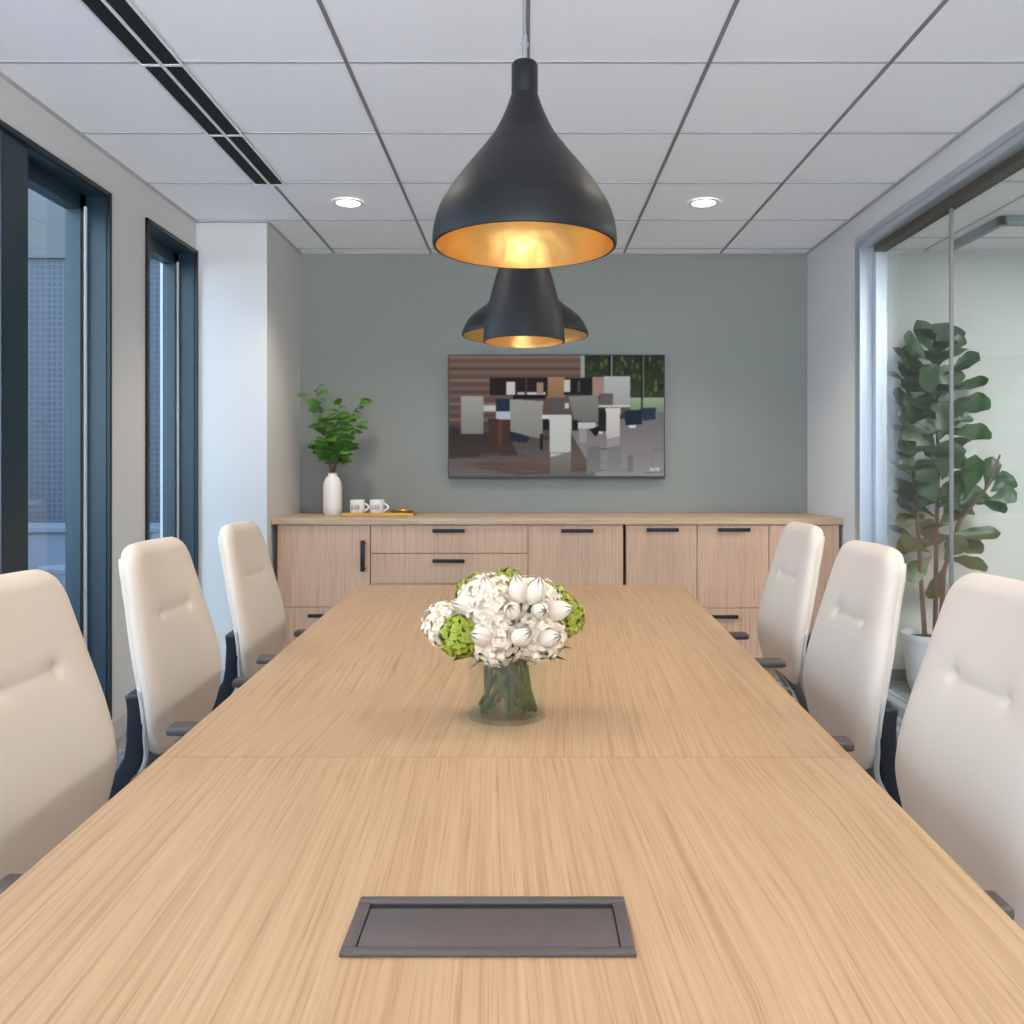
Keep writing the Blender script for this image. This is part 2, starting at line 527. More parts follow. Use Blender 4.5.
# cable hatch let into the table
hx0 = (350.5 - 527) / 459 * HT; hx1 = (632.6 - 527) / 459 * HT
hy0 = F * HT / 488; hy1 = F * HT / 430
hc = Vector(((hx0 + hx1) / 2 - .0015, (hy0 + hy1) / 2, TT))
hw, hd = .1405, (hy1 - hy0) / 2
h = empty('cable_hatch', hc, 0, 'dark bronze flip-lid cable hatch set into the near end of the table', 'power hatch')
fr = .0135
m = MB()
for a, b_ in (((-hw, -hd), (hw, -hd + fr * .9)), ((-hw, hd - fr), (hw, hd)), ((-hw, -hd + fr * .9), (-hw + fr, hd - fr)), ((hw - fr, -hd + fr * .9), (hw, hd - fr))):
    m.box((a[0], a[1], 0.0002), (b_[0], b_[1], .0045), .0012)
m.build('hatch_frame', M['hatch'], h, True)
MB().box((-hw + fr, -hd + fr * .9, .0002), (hw - fr, hd - fr, .0008)).build('cable_slot', M['hatchd'], h)
MB().box((-hw + fr + .0012, -hd + fr * .9 + .0012, .001), (hw - fr - .0012, hd - fr - .011, .0036), .0008).build('lid', M['hatch'], h, True)


# ------------------------------------------------------------------ chairs
def smooth01(t): return t * t * (3 - 2 * t)


def lerp_tab(tb, t):
    n = len(tb)
    if t <= tb[0][0]: return tb[0][1]
    if t >= tb[-1][0]: return tb[-1][1]
    def m(i):
        a, b_ = tb[max(0, i - 1)], tb[min(n - 1, i + 1)]
        return (b_[1] - a[1]) / (b_[0] - a[0])
    for i in range(n - 1):
        if t <= tb[i + 1][0]:
            h = tb[i + 1][0] - tb[i][0]; q = (t - tb[i][0]) / h
            return ((2 * q ** 3 - 3 * q * q + 1) * tb[i][1] + (q ** 3 - 2 * q * q + q) * h * m(i) + (-2 * q ** 3 + 3 * q * q) * tb[i + 1][1] + (q ** 3 - q * q) * h * m(i + 1))


HW = [(.49, .165), (.56, .206), (.64, .231), (.75, .226), (.88, .198), (1.02, .168)]
DX = [(.46, -.022), (.56, -.003), (.65, .0), (.84, -.042), (1.03, -.088)]   # front surface offset from x=-0.22
ZB, ZT = .495, 1.016


def back_front(z): return -.22 + lerp_tab(DX, z)


def make_chair():
    root = empty('office_chair', (0, 0, 0))
    # back cushion
    nz, nu = 120, 84
    mb = MB()
    zs = [ZB + (ZT - ZB) * (.5 - .5 * math.cos(PI * i / nz)) for i in range(nz + 1)]
    R = .065

    def hw_(z):
        w = lerp_tab(HW, z)
        d = min(1, max(0, (ZT - z) / R))
        w -= R * .95 * (1 - math.sqrt(max(0, 1 - (1 - d) ** 2)))
        rb = .06
        d = min(1, max(0, (z - ZB) / rb))
        w -= rb * .9 * (1 - math.sqrt(max(0, 1 - (1 - d) ** 2)))
        return w

    def thick(u, z):
        e = 1 - abs(u) ** 7
        ev = min(1, (ZT - z) / .03); ev2 = min(1, (z - ZB) / .03)
        q = math.sqrt(max(0, 1 - (1 - ev) ** 2)) * math.sqrt(max(0, 1 - (1 - ev2) ** 2))
        return .056 * (max(0, e) ** .5) * q + .0004

    def bow(u, z):    # sides wrap a little forward
        return .012 * u * u

    def dimple(y, z):
        d = 0
        for sy in (-1, 1):
            r2 = ((y - sy * .085) / .010) ** 2 + ((z - .838) / .010) ** 2
            d += .010 * math.exp(-r2)
            r2 = ((y - sy * .085) / .032) ** 2 + ((z - .838) / .032) ** 2
            d += .004 * math.exp(-r2)
        if abs(y) < .085: d += .002 * math.exp(-((z - .838) / .005) ** 2) + .0025 * math.exp(-((z - .838) / .02) ** 2)
        return d
    fr_, bk = [], []
    for z in zs:
        w = hw_(z)
        r1, r2 = [], []
        for j in range(nu + 1):
            u = math.sin(PI / 2 * (2 * j / nu - 1))
            y = u * w
            x = back_front(z) + bow(u, z)
            t_ = thick(u, z)
            r1.append(mb.bm.verts.new((x - .028 + t_ / 2 - dimple(y, z), y, z)))
            if j in (0, nu): r2.append(r1[-1])
            else: r2.append(mb.bm.verts.new((x - .028 - t_ / 2, y, z)))
        fr_.append(r1); bk.append(r2)
    for i in range(nz):
        for j in range(nu):
            mb.bm.faces.new([fr_[i][j], fr_[i][j + 1], fr_[i + 1][j + 1], fr_[i + 1][j]])
            q = [bk[i][j], bk[i + 1][j], bk[i + 1][j + 1], bk[i][j + 1]]
            mb.bm.faces.new(q)
    for rows in ((fr_[0], bk[0]), (fr_[-1], bk[-1])):
        for j in range(nu):
            q = []
            for v in (rows[0][j], rows[0][j + 1], rows[1][j + 1], rows[1][j]):
                if v not in q: q.append(v)
            mb.bm.faces.new(q)
    cush = mb.build('backrest', M['leather'], root, 'all')
    # rear upholstered panel (its seam shows on the side)
    mb = MB()

    def rear(i, j):
        z = .60 + (ZT - .034 - .60) * i
        w = hw_(z) * .985
        u = 2 * j - 1
        x = back_front(z) + bow(u, z) - .036 - .016 * (1 - abs(u) ** 6)
        return Vector((x, u * w, z))
    mb.grid(rear, 24, 18)
    def rim(i, j):
        z = .60 + (ZT - .034 - .60) * i
        u = 1 if j > .5 else -1
        return None
    ob = mb.build('rear_panel', M['leather'], root, 'all')
    md = ob.modifiers.new('s', 'SOLIDIFY'); md.thickness = .02; md.offset = 0
    # dark lower shell sweeping back under the chair
    mb = MB()
    SP = [(.668, -.042), (.61, -.044), (.55, -.046), (.50, -.060), (.45, -.094), (.41, -.120), (.37, -.136), (.335, -.140)]

    def shell(i, j):
        p = i * (len(SP) - 1); a = int(min(p, len(SP) - 2)); s = p - a
        z = SP[a][0] + (SP[a + 1][0] - SP[a][0]) * s
        x = SP[a][1] + (SP[a + 1][1] - SP[a][1]) * s
        u = 2 * j - 1
        w = lerp_tab([(.33, .13), (.45, .165), (.56, .200), (.66, .216)], z)
        xf = back_front(max(z, .56))
        return Vector((xf - .020 + x + .012 * u * u, u * w, z))
    mb.grid(shell, 30, 16)
    ob = mb.build('lower_shell', M['shell'], root, 'all')
    md = ob.modifiers.new('s', 'SOLIDIFY'); md.thickness = .046; md.offset = 0
    md = ob.modifiers.new('b', 'BEVEL'); md.width = .006; md.segments = 2
    # light piping between cushion and shell, one run up each side
    for sy in (-1, 1):
        mb = MB()
        pts = []
        for i in range(22):
            z = .40 + (.69 - .40) * i / 21
            w = lerp_tab([(.33, .13), (.45, .165), (.56, .206), (.66, .226), (.72, .226)], z)
            off = lerp_tab([(.33, -.115), (.41, -.088), (.45, -.062), (.50, -.034), (.55, -.026), (.72, -.026)], z)
            pts.append((back_front(max(z, .56)) + off - .002, sy * (w + .001), z))
        mb.tube(pts, .006, 8)
        mb.build('piping', M['pipe'], root, 'all')
    # seat
    mb = MB()
    n = 28

    def seatpt(i, j, top):
        a, b_ = 2 * i - 1, 2 * j - 1
        # squircle mapping
        x = a * .225; y = b_ * .235
        c = max(abs(a), abs(b_))
        rr = (abs(a) ** 4 + abs(b_) ** 4) ** .25
        if rr > 1e-6: x *= c / rr; y *= c / rr
        e = math.sqrt(max(0, 1 - c ** 6))
        z = .435 + (.035 * e + .008 * (1 - a * a) if top else -.045 * e)
        if a > .5: z -= .02 * (a - .5) ** 2 * 4
        return Vector((x + .035, y, z))
    mb.grid(lambda i, j: seatpt(i, j, True), n, n)
    mb.grid(lambda i, j: seatpt(i, j, False), n, n)
    bmesh.ops.remove_doubles(mb.bm, verts=mb.bm.verts, dist=.0005)
    mb.build('seat', M['leather'], root, 'all')
    # mechanism + column
    mb = MB()
    mb.box((-.14, -.09, .345), (.14, .09, .395), .012)
    mb.box((-.335, -.045, .345), (-.10, .045, .372), .008)
    mb.build('mechanism', M['shell'], root, True)
    mb = MB(); mb.lathe([(0, .10), (.028, .10), (.028, .24), (.018, .24), (.018, .35), (0, .35)], n=20)
    mb.build('column', M['chrome'], root, True)
    # arms
    for sy in (-1, 1):
        mb = MB()
        mb.box((-.185, sy * .222 - .028, .577), (.08, sy * .222 + .028, .599), .008, 3)
        mb.build('armrest', M['armc'], root, True)
        mb = MB()
        mb.tube([(-.02, sy * .225, .576), (-.02, sy * .25, .52), (-.01, sy * .245, .42), (0, sy * .22, .375), (0, sy * .09, .37)], .017, 10, sx=1.4)
        mb.build('arm_post', M['shell'], root, True)
    # five star base
    for k in range(5):
        a = 2 * PI * k / 5 + .3
        d = Vector((math.cos(a), math.sin(a), 0))
        mb = MB(); mb.tube([d * .02 + Vector((0, 0, .115)), d * .15 + Vector((0, 0, .105)), d * .29 + Vector((0, 0, .075))], [.022, .019, .014], 10)
        leg = mb.build('base_leg', M['chrome'], root, True)
        mb = MB()
        t_ = Vector((-d.y, d.x, 0))
        c = d * .29 + Vector((0, 0, .028))
        for s in (-1, 1):
            mb.tube([c + t_ * (s * .006), c + t_ * (s * .024)], .028, 18)
        mb.tube([c + Vector((0, 0, .0)), c + Vector((0, 0, .052))], .007, 8)
        mb.build('caster', M['shell'], leg, True)
    return root


proto = make_chair()
chairs = [
    # x of origin, y, rotation, label
    (-.592, 1.47, 0.00, 'cream high-back office chair nearest on the left, cut off by the picture edge'),
    (-.660, 2.24, 0.0, 'cream high-back office chair in the middle of the left side of the table'),
    (-.685, 2.98, 0.0, 'cream high-back office chair at the far left, beside the column and cabinets'),
    (.487, 1.42, PI, 'cream high-back office chair nearest on the right, in front of the glass partition'),
    (.540, 2.13, PI, 'cream high-back office chair in the middle of the right side, before the potted fig'),
    (.630, 2.93, PI, 'cream high-back office chair at the far right, in front of the cabinets'),
]
for i, (x, y, r, lb) in enumerate(chairs):
    c = proto if i == 0 else copy_tree(proto)
    c.location = (x, y, 0)
    c.rotation_euler = (0, 0, r)
    tag(c, lb, 'chair', 'cream high-back chairs around the conference table')

# ------------------------------------------------------------------ cabinets along the back wall
CF = 4.82; CT = CZ - 48.4 * CF / F        # top height
PXM = F / CF
TH = .034
def cx(p): return (p - 527) / PXM
body_top = CT - TH
o = MB().box((XC + .003, CF - .012, CT - TH), (XR - .003, YB - .002, CT), .0025).build('countertop', M['wood_cabx'])
tag(o, 'long pale oak countertop on top of the low cabinets under the television', 'countertop')


def pull(parent, x0, x1, z, vert=None):
    mb = MB()
    y = -.0
    if vert:
        mb.box((x0, y - .034, z - vert / 2), (x1, y - .022, z + vert / 2), .002)
        mb.box((x0, y - .024, z - vert / 2 + .01), (x1, y + .0, z - vert / 2 + .022)); mb.box((x0, y - .024, z + vert / 2 - .022), (x1, y + .0, z + vert / 2 - .01))
    else:
        mb.box((x0, y - .034, z - .010), (x1, y - .022, z + .010), .002)
        mb.box((x0 + .01, y - .024, z - .006), (x0 + .022, y + .0, z + .006)); mb.box((x1 - .022, y - .024, z - .006), (x1 - .01, y + .0, z + .006))
    for v in mb.bm.verts: pass
    return mb


def cab(name, cat, label, p0, p1, fronts, group):
    """p0,p1 photo columns of the unit; fronts: (kind,ztop_px,zbot_px,[handles])"""
    x0, x1 = cx(p0), cx(p1)
    e = empty(name, ((x0 + x1) / 2, CF, 0), 0, label, cat, group)
    X = (x0 + x1) / 2
    MB().box((x0 - X + .001, .022, .08), (x1 - X - .001, YB - CF - .004, body_top - .001)).box((x0 - X + .001, .06, 0), (x1 - X - .001, YB - CF - .004, .08)).build('body', M['wood_cab'], e)
    for kind, zt, zb, hs in fronts:
        zt = CZ - (zt - 470) / PXM; zb = CZ - (zb - 470) / PXM
        d = MB().box((x0 - X + .0022, 0, zb + .002), (x1 - X - .0022, .02, zt - .002), .0012).build(kind, M['wood_cab'], e)
        for hd_ in hs:
            if hd_[0] == 'h':
                mb = pull(None, cx(hd_[1]) - X, cx(hd_[2]) - X, CZ - (hd_[3] - 470) / PXM)
            else:
                xc = cx(hd_[1]) - X
                mb = pull(None, xc - .012, xc + .012, CZ - ((hd_[2] + hd_[3]) / 2 - 470) / PXM, (hd_[3] - hd_[2]) / PXM)
            mb.build('handle', M['handle'], d, True)
    return e


G = 'low oak cabinets along the back wall'
cab('cabinet', 'cabinet', 'oak cabinet at the left end, with one tall vertical handle', 277, 370.5,
    [('door', 525, 607, [('v', 363.5, 540, 571)]), ('drawer', 607, 668, [('h', 309, 338, 615)])], G)
cab('drawer_cabinet', 'cabinet', 'wide oak cabinet with two stacked shallow drawers, behind the left half of the table', 370.5, 528,
    [('drawer', 525, 553.5, [('h', 433, 465, 530.5)]), ('drawer', 553.5, 584, [('h', 433, 465, 560.5)]), ('drawer', 584, 668, [('h', 433, 465, 591)])], G)
cab('cabinet', 'cabinet', 'wide single-door oak cabinet left of the dark gap, behind the bouquet', 528, 623.5,
    [('door', 525, 668, [('h', 561, 593, 530.5)])], G)
cab('cabinet', 'cabinet', 'narrow oak cabinet just right of the wide dark gap, under the corner of the television', 626, 697,
    [('drawer', 525, 608, [('h', 646, 678, 529.5)]), ('drawer', 608, 668, [('h', 646, 678, 616)])], G)
cab('cabinet', 'cabinet', 'narrow oak cabinet with two horizontal pulls, just left of the far right chair', 697, 769,
    [('drawer', 525, 608, [('h', 717, 749, 529.5)]), ('drawer', 608, 668, [('h', 706, 737, 616)])], G)
cab('cabinet', 'cabinet', 'narrow oak cabinet at the right end, mostly behind the far right chair', 769, 839.5,
    [('door', 525, 668, [])], G)

# ------------------------------------------------------------------ things on the counter
CZT = CT + .0003
# vase
v = empty('bottle_vase', (cx(332.5) * 5.16 / CF, 5.16, CZT), 0, 'tall white ceramic bottle vase on the left end of the counter', 'vase')
k_ = 5.16 / F
prof = [(0, .0), (.048, .0), (.055, .010), (.056, .06), (.056, .17), (.052, .20), (.038, .228), (.026, .238), (.025, .250), (.029, .256), (.024, .256), (.020, .24), (.020, .10), (0, .10)]
MB().lathe(prof).build('body', M['ceram'], v, 50)
vx, vy = v.location.x, v.location.y
rnd = random.Random(5)
def leaf(mb, p, d, up, L_, Wd, mi=0, fold=.15, droop=.2, n=6, obov=False, wav=0):
    d = Vector(d).normalized(); up = Vector(up)
    s = d.cross(up)
    if s.length < 1e-3: s = d.cross(Vector((1, 0, 0)))
    s.normalize(); nrm = s.cross(d).normalized()
    def fn(i, j):
        t = i; u = 2 * j - 1
        if obov: w = Wd / 2 * (math.sin(PI * min(1, t ** 1.6)) ** .55) * (.55 + .45 * smooth01(min(1, t * 1.3))) * (1 + .10 * math.sin(t * 17))
        else: w = Wd / 2 * math.sin(PI * min(1, t ** .8)) ** .7
        w += .0006
        return Vector(p) + d * (t * L_) + s * (u * w) + nrm * (abs(u) * w * fold - droop * L_ * t * t + wav * math.sin(t * 9 + u) * w)
    mb.grid(fn, n, 4, mi)


stems = [((303, 397), 5), ((318, 392), 5), ((322, 420), 4), ((340, 405), 6), ((362, 398), 6), ((358, 425), 5), ((345, 448), 3), ((313, 447), 3)]
sp = empty('leafy_branch_spray', (vx, vy, CZT + .105), 0, 'green leafy branches standing in the white bottle vase', 'foliage')
st = MB(); lv = MB()
for (tx, ty), n in stems:
    tip = Vector(((tx - 527) * 5.16 / F, 5.16 + rnd.uniform(-.09, .09), CZ - (ty - 470) * 5.16 / F)) - Vector((vx, vy, CZT + .105))
    a0 = Vector((rnd.uniform(-.012, .012), rnd.uniform(-.012, .012), 0))
    a1 = Vector((a0.x * 1.2, a0.y * 1.2, .15))
    mid = a1 * .5 + tip * .5 + Vector((-tip.x * .16, 0, .03))
    pts = [a0, a1, a1 * .6 + mid * .4 + Vector((0, 0, .02)), mid, tip]
    st.tube(pts, [.003, .003, .0025, .002, .001], 6)
    for q in range(n * 3 + 3):
        s = .48 + .52 * q / (n * 3 + 2)
        f_ = s * 4; a = min(3, int(f_)); p = pts[a] + (pts[a + 1] - pts[a]) * (f_ - a)
        if p.z < .215: continue
        ang = rnd.uniform(0, 2 * PI)
        d = Vector((math.cos(ang), math.sin(ang) * .7, rnd.uniform(-.25, .5)))
        leaf(lv, p, d, (rnd.uniform(-.5, .5), -.8, 1), rnd.uniform(.060, .095), rnd.uniform(.048, .070), fold=.2, droop=.15)
st.build('stems', M['bark'], sp, 'all'); lv.build('leaves', M['leafe'], sp, 'all', fixn=False)
# tray, mugs, small dish
ty_ = 5.08
def cxx(p, y): return (p - 527) * y / F
tr = empty('tray', (cxx(379, ty_), ty_, CZT), 0, 'long slim brass tray on the counter under the two mugs', 'tray')
mb = MB(); mb.box((-.215, -.07, 0), (.215, .07, .008), .002)
for a, b_ in (((-.215, -.07), (.215, -.064)), ((-.215, .064), (.215, .07)), ((-.215, -.07), (-.209, .07)), ((.209, -.07), (.215, .07))): mb.box((a[0], a[1], .006), (b_[0], b_[1], .020), .0015)
mb.build('tray_pan', M['brass'], tr)
for nm, px, lb in (('m', 357.5, 'white mug with a grey print, left one on the brass tray'), ('m', 377, 'white mug with a grey print, right one on the brass tray beside the dish')):
    g_ = empty('mug', (cxx(px, ty_), ty_, CZT + .0083), -.15, lb, 'mug', 'white mugs on the brass tray')
    MB().lathe([(0, 0), (.036, 0), (.041, .005), (.043, .045), (.043, .086), (.040, .088), (.039, .084), (.038, .01), (0, .008)], n=36).build('cup', M['ceram'], g_, 50)
    pts = [(.040 + .030 * math.sin(PI * t / 10) if 0 < t < 10 else .038, 0, .068 - .048 * t / 10) for t in range(11)]
    MB().tube(pts, .0055, 8, up=(0, 1, 0)).build('handle', M['ceram'], g_, 'all')
    pr = MB()
    def decal(x0, x1, z0, z1):
        n = 6
        for q in range(n):
            xa = x0 + (x1 - x0) * q / n; xb = x0 + (x1 - x0) * (q + 1) / n
            R_ = .0435
            pr.poly([(xa, -math.sqrt(R_ * R_ - xa * xa), z0), (xb, -math.sqrt(R_ * R_ - xb * xb), z0), (xb, -math.sqrt(R_ * R_ - xb * xb), z1), (xa, -math.sqrt(R_ * R_ - xa * xa), z1)])
    # A, i, and a round knot mark
    def stroke(x0, z0, x1, z1, w=.0035):
        n = 4
        dx, dz = x1 - x0, z1 - z0; l = math.hypot(dx, dz); nx, nz_ = -dz / l * w / 2, dx / l * w / 2
        R_ = .0435
        yy = lambda x: -math.sqrt(max(1e-8, R_ * R_ - x * x))
        for q in range(n):
            a_, b2 = q / n, (q + 1) / n
            c4 = [(x0 + dx * a_ + nx, z0 + dz * a_ + nz_), (x0 + dx * b2 + nx, z0 + dz * b2 + nz_), (x0 + dx * b2 - nx, z0 + dz * b2 - nz_), (x0 + dx * a_ - nx, z0 + dz * a_ - nz_)]
            pr.poly([(x, yy(x), z) for x, z in c4])
    stroke(-.028, .030, -.020, .056); stroke(-.020, .056, -.012, .030); stroke(-.025, .040, -.015, .040); stroke(-.007, .030, -.007, .048); stroke(-.007, .054, -.007, .058)
    for q in range(8):
        a = 2 * PI * q / 8; b2 = a + 2 * PI / 8
        stroke(.012 + .012 * math.cos(a), .044 + .015 * math.sin(a), .012 + .012 * math.cos(b2), .044 + .015 * math.sin(b2), .004)
    stroke(.002, .034, .024, .054); stroke(.002, .054, .024, .034)
    pr.build('print', M['print'], g_)
g_ = empty('brass_dish', (cxx(402, ty_), ty_ + .01, CZT + .0083), 0, 'small low brass dish at the right end of the tray', 'dish')
MB().lathe([(0, 0), (.045, 0), (.060, .012), (.066, .026), (.062, .026), (.056, .014), (.042, .005), (0, .005)], n=36).build('bowl', M['brass'], g_, 50)

# ------------------------------------------------------------------ television with a picture of an office on its screen
tvy = YB - .05
kx = tvy / F
tx0, tx1 = (448 - 527) * kx, (665 - 527) * kx
tz1, tz0 = CZ - (354.5 - 470) * kx, CZ - (478.5 - 470) * kx
tv = empty('television', ((tx0 + tx1) / 2, tvy, tz0), 0, 'wall-mounted flat television showing an open office, over the cabinets', 'television')
tw, thh = tx1 - tx0, tz1 - tz0
mb = MB(); bz = .010
mb.box((-tw / 2, .0, 0), (tw / 2, .035, thh), .002)
mb.box((-tw / 2 + .25, .035, .2), (tw / 2 - .25, .0495, thh - .2))
mb.build('cabinet', M['tvf'], tv)
IW, IH = 936, 524   # picture measured in units of the enlarged photo


def rgb(r, g_, b_): return (r / 255, g_ / 255, b_ / 255)


R3 = random.Random(11)
def vnoise_table(n): return [R3.random() for _ in range(n)]
NT = vnoise_table(997)
def h2(a, b_): return NT[(a * 57 + b_ * 131) % 997]


shapes = []
def rect(x0, y0, x1, y1, c, c2=None): shapes.append(([(x0, y0), (x1, y0), (x1, y1), (x0, y1)], c, c2 or c))
def quad(pts, c, c2=None): shapes.append((pts, c, c2 or c))


# coordinates are (zoomed photo - (38,48))
rect(0, 0, IW, 320, rgb(112, 92, 82), rgb(94, 78, 70))                        # timber wall
for i_, yy in enumerate(range(4, 320, 17)): rect(0, yy, 580 if yy < 96 else 320, yy + 4, rgb(80, 64, 56) if i_ % 2 else rgb(138, 116, 104))
quad([(0, 300), (IW, 240), (IW, IH), (0, IH)], rgb(70, 60, 58), rgb(112, 104, 102))   # floor
quad([(520, 320), (936, 240), (936, 524), (640, 524)], rgb(112, 108, 112), rgb(150, 146, 148))
quad([(0, 310), (260, 350), (300, 430), (0, 450)], rgb(58, 48, 46), rgb(74, 64, 62))
quad([(40, 470), (560, 440), (620, 500), (300, 520)], rgb(112, 92, 80), rgb(92, 80, 74))
rect(578, 0, IW, 190, rgb(40, 48, 40), rgb(58, 70, 50))                         # window with trees
for i_ in range(190):
    x_ = 592 + h2(i_, 3) * 335; y_ = h2(i_, 7) * 172; s_ = 5 + h2(i_, 9) * 12
    g2 = .5 + h2(i_, 1)
    rect(x_, y_, x_ + s_ * .6, y_ + s_ * 1.4, (.26 * g2, .32 * g2, .18 * g2) if i_ % 3 else (.22 * g2, .20 * g2, .15 * g2))
rect(790, 182, IW, 250, rgb(150, 172, 140), rgb(120, 132, 118))
rect(574, 0, 590, 95, rgb(150, 156, 140)); rect(696, 0, 704, 95, rgb(24, 26, 26)); rect(704, 0, 712, 95, rgb(150, 156, 140))
rect(836, 0, 842, 250, rgb(24, 26, 26)); rect(842, 0, 850, 190, rgb(110, 116, 106))
rect(177, 96, 430, 175, rgb(42, 34, 34)); rect(248, 114, 288, 172, rgb(196, 194, 190)); rect(296, 158, 330, 172, rgb(180, 176, 170)); rect(340, 160, 420, 172, rgb(196, 192, 186)); rect(380, 118, 412, 168, rgb(150, 132, 118)); rect(334, 98, 340, 172, rgb(90, 72, 64))
rect(430, 92, 504, 186, rgb(164, 128, 98), rgb(140, 108, 84)); rect(500, 98, 624, 172, rgb(38, 34, 36)); rect(500, 106, 528, 158, rgb(190, 190, 188)); rect(560, 110, 570, 160, rgb(90, 86, 86))
rect(624, 92, 680, 175, rgb(158, 132, 122)); rect(676, 90, 790, 216, rgb(176, 178, 178), rgb(158, 160, 162)); rect(658, 165, 714, 222, rgb(104, 96, 98))
rect(280, 172, 420, 190, rgb(30, 28, 32)); rect(620, 215, 790, 224, rgb(196, 196, 194))
rect(50, 176, 150, 342, rgb(150, 150, 144), rgb(120, 120, 114)); rect(58, 180, 146, 338, rgb(158, 158, 150), rgb(130, 132, 126))
rect(150, 216, 270, 244, rgb(186, 184, 178)); rect(205, 188, 264, 244, rgb(36, 52, 70)); rect(205, 244, 270, 284, rgb(176, 180, 190))
quad([(168, 274), (270, 280), (262, 400), (180, 392)], rgb(76, 54, 46)); rect(212, 280, 232, 396, rgb(92, 66, 56))
quad([(264, 190), (410, 198), (406, 362), (330, 350), (268, 330)], rgb(154, 152, 146), rgb(134, 132, 126))
quad([(268, 330), (350, 352), (340, 380), (262, 372)], rgb(46, 46, 60))
rect(440, 184, 506, 250, rgb(92, 86, 90)); rect(404, 258, 532, 276, rgb(206, 206, 204)); rect(408, 282, 436, 322, rgb(30, 30, 34)); rect(396, 340, 408, 412, rgb(28, 26, 30)); rect(404, 350, 440, 366, rgb(60, 56, 58))
quad([(520, 176), (652, 174), (650, 290), (546, 284)], rgb(132, 132, 128), rgb(112, 112, 108))
rect(504, 208, 522, 232, rgb(190, 190, 190)); rect(536, 282, 562, 326, rgb(34, 32, 36)); rect(562, 290, 640, 318, rgb(188, 188, 188)); rect(566, 318, 600, 380, rgb(150, 148, 150)); quad([(612, 320), (680, 300), (682, 318), (636, 352)], rgb(30, 28, 32)); rect(650, 324, 668, 340, rgb(200, 200, 200))
rect(650, 230, 684, 330, rgb(40, 38, 40)); quad([(436, 262), (534, 262), (530, 418), (440, 444)], rgb(196, 196, 192), rgb(184, 184, 180))
quad([(440, 446), (530, 420), (530, 520), (440, 520)], rgb(132, 128, 126), rgb(110, 106, 104))
quad([(682, 228), (746, 226), (744, 352), (686, 364)], rgb(204, 202, 198), rgb(184, 180, 178)); quad([(686, 366), (744, 354), (744, 430), (686, 450)], rgb(150, 146, 146))
quad([(764, 240), (842, 234), (840, 298), (768, 304)], rgb(34, 48, 60)); quad([(840, 228), (902, 226), (900, 276), (842, 284)], rgb(48, 60, 74)); rect(782, 302, 812, 314, rgb(210, 210, 210)); rect(900, 236, 906, 276, rgb(120, 132, 144))
for i_ in range(30):
    x_ = h2(i_, 21) * 900; y_ = 400 + h2(i_, 23) * 110; l_ = 40 + h2(i_, 25) * 130; g2 = .24 + .16 * h2(i_, 27) + .14 * x_ / 900
    rect(x_, y_, min(IW, x_ + l_), y_ + 3, (g2, g2 * .94, g2 * .93))
for x_, w_, g2 in ((600, 60, .50), (690, 60, .54), (776, 24, .50), (838, 30, .58), (880, 12, .56)):
    quad([(x_, 400 if x_ < 700 else 440), (x_ + w_, 392 if x_ < 700 else 430), (x_ + w_, 505), (x_, 512)], (g2 * .9, g2 * .88, g2 * .9), (g2, g2, g2))
# small light mark in the corner
for p_ in ([(874, 488), (878, 488), (888, 504), (884, 504)], [(878, 488), (882, 488), (876, 504), (872, 504)], [(886, 488), (890, 488), (890, 504), (886, 504)],
           [(898, 488), (902, 488), (902, 504), (898, 504)], [(898, 488), (914, 488), (914, 492), (898, 492)], [(898, 495), (912, 495), (912, 498), (898, 498)], [(910, 488), (914, 488), (914, 504), (910, 504)]): quad(p_, rgb(206, 206, 208))

GX, GY = 312, 175
colr = [[(0, 0, 0)] * GX for _ in range(GY)]
def inside(x, y, P):
    c = False; n = len(P); j = n - 1
    for i in range(n):
        if (P[i][1] > y) != (P[j][1] > y) and x < (P[j][0] - P[i][0]) * (y - P[i][1]) / (P[j][1] - P[i][1]) + P[i][0]: c = not c
        j = i
    return c
for P, c1, c2 in shapes:
    xs = [p[0] for p in P]; ys = [p[1] for p in P]
    i0 = max(0, int(min(xs) / IW * GX)); i1 = min(GX - 1, int(max(xs) / IW * GX) + 1)
    j0 = max(0, int(min(ys) / IH * GY)); j1 = min(GY - 1, int(max(ys) / IH * GY) + 1)
    for j in range(j0, j1 + 1):
        yy = (j + .5) / GY * IH
        t_ = (yy - min(ys)) / max(1e-6, max(ys) - min(ys))
        for i in range(i0, i1 + 1):
            if inside((i + .5) / GX * IW, yy, P):
                colr[j][i] = tuple(a + (b_ - a) * t_ for a, b_ in zip(c1, c2))
# soften like a photograph
for _ in range(2):
    nc = [[None] * GX for _ in range(GY)]
    for j in range(GY):
        for i in range(GX):
            acc = [0, 0, 0]; n = 0
            for dj, di, w_ in ((0, 0, 4), (0, 1, 1), (0, -1, 1), (1, 0, 1), (-1, 0, 1)):
                jj, ii = j + dj, i + di
                if 0 <= jj < GY and 0 <= ii < GX:
                    for q in range(3): acc[q] += colr[jj][ii][q] * w_
                    n += w_
            nc[j][i] = tuple(a / n for a in acc)
    colr = nc
me = bpy.data.meshes.new('screen')
vs = []; fs = []
x0, x1 = -tw / 2 + .007, tw / 2 - .007; z1, z0 = thh - .007, .016
for j in range(GY + 1):
    for i in range(GX + 1): vs.append((x0 + (x1 - x0) * i / GX, -.0012, z1 + (z0 - z1) * j / GY))
for j in range(GY):
    for i in range(GX):
        a = j * (GX + 1) + i
        fs.append((a, a + GX + 1, a + GX + 2, a + 1))
me.from_pydata(vs, [], fs)
ca = me.color_attributes.new('picture', 'FLOAT_COLOR', 'CORNER')
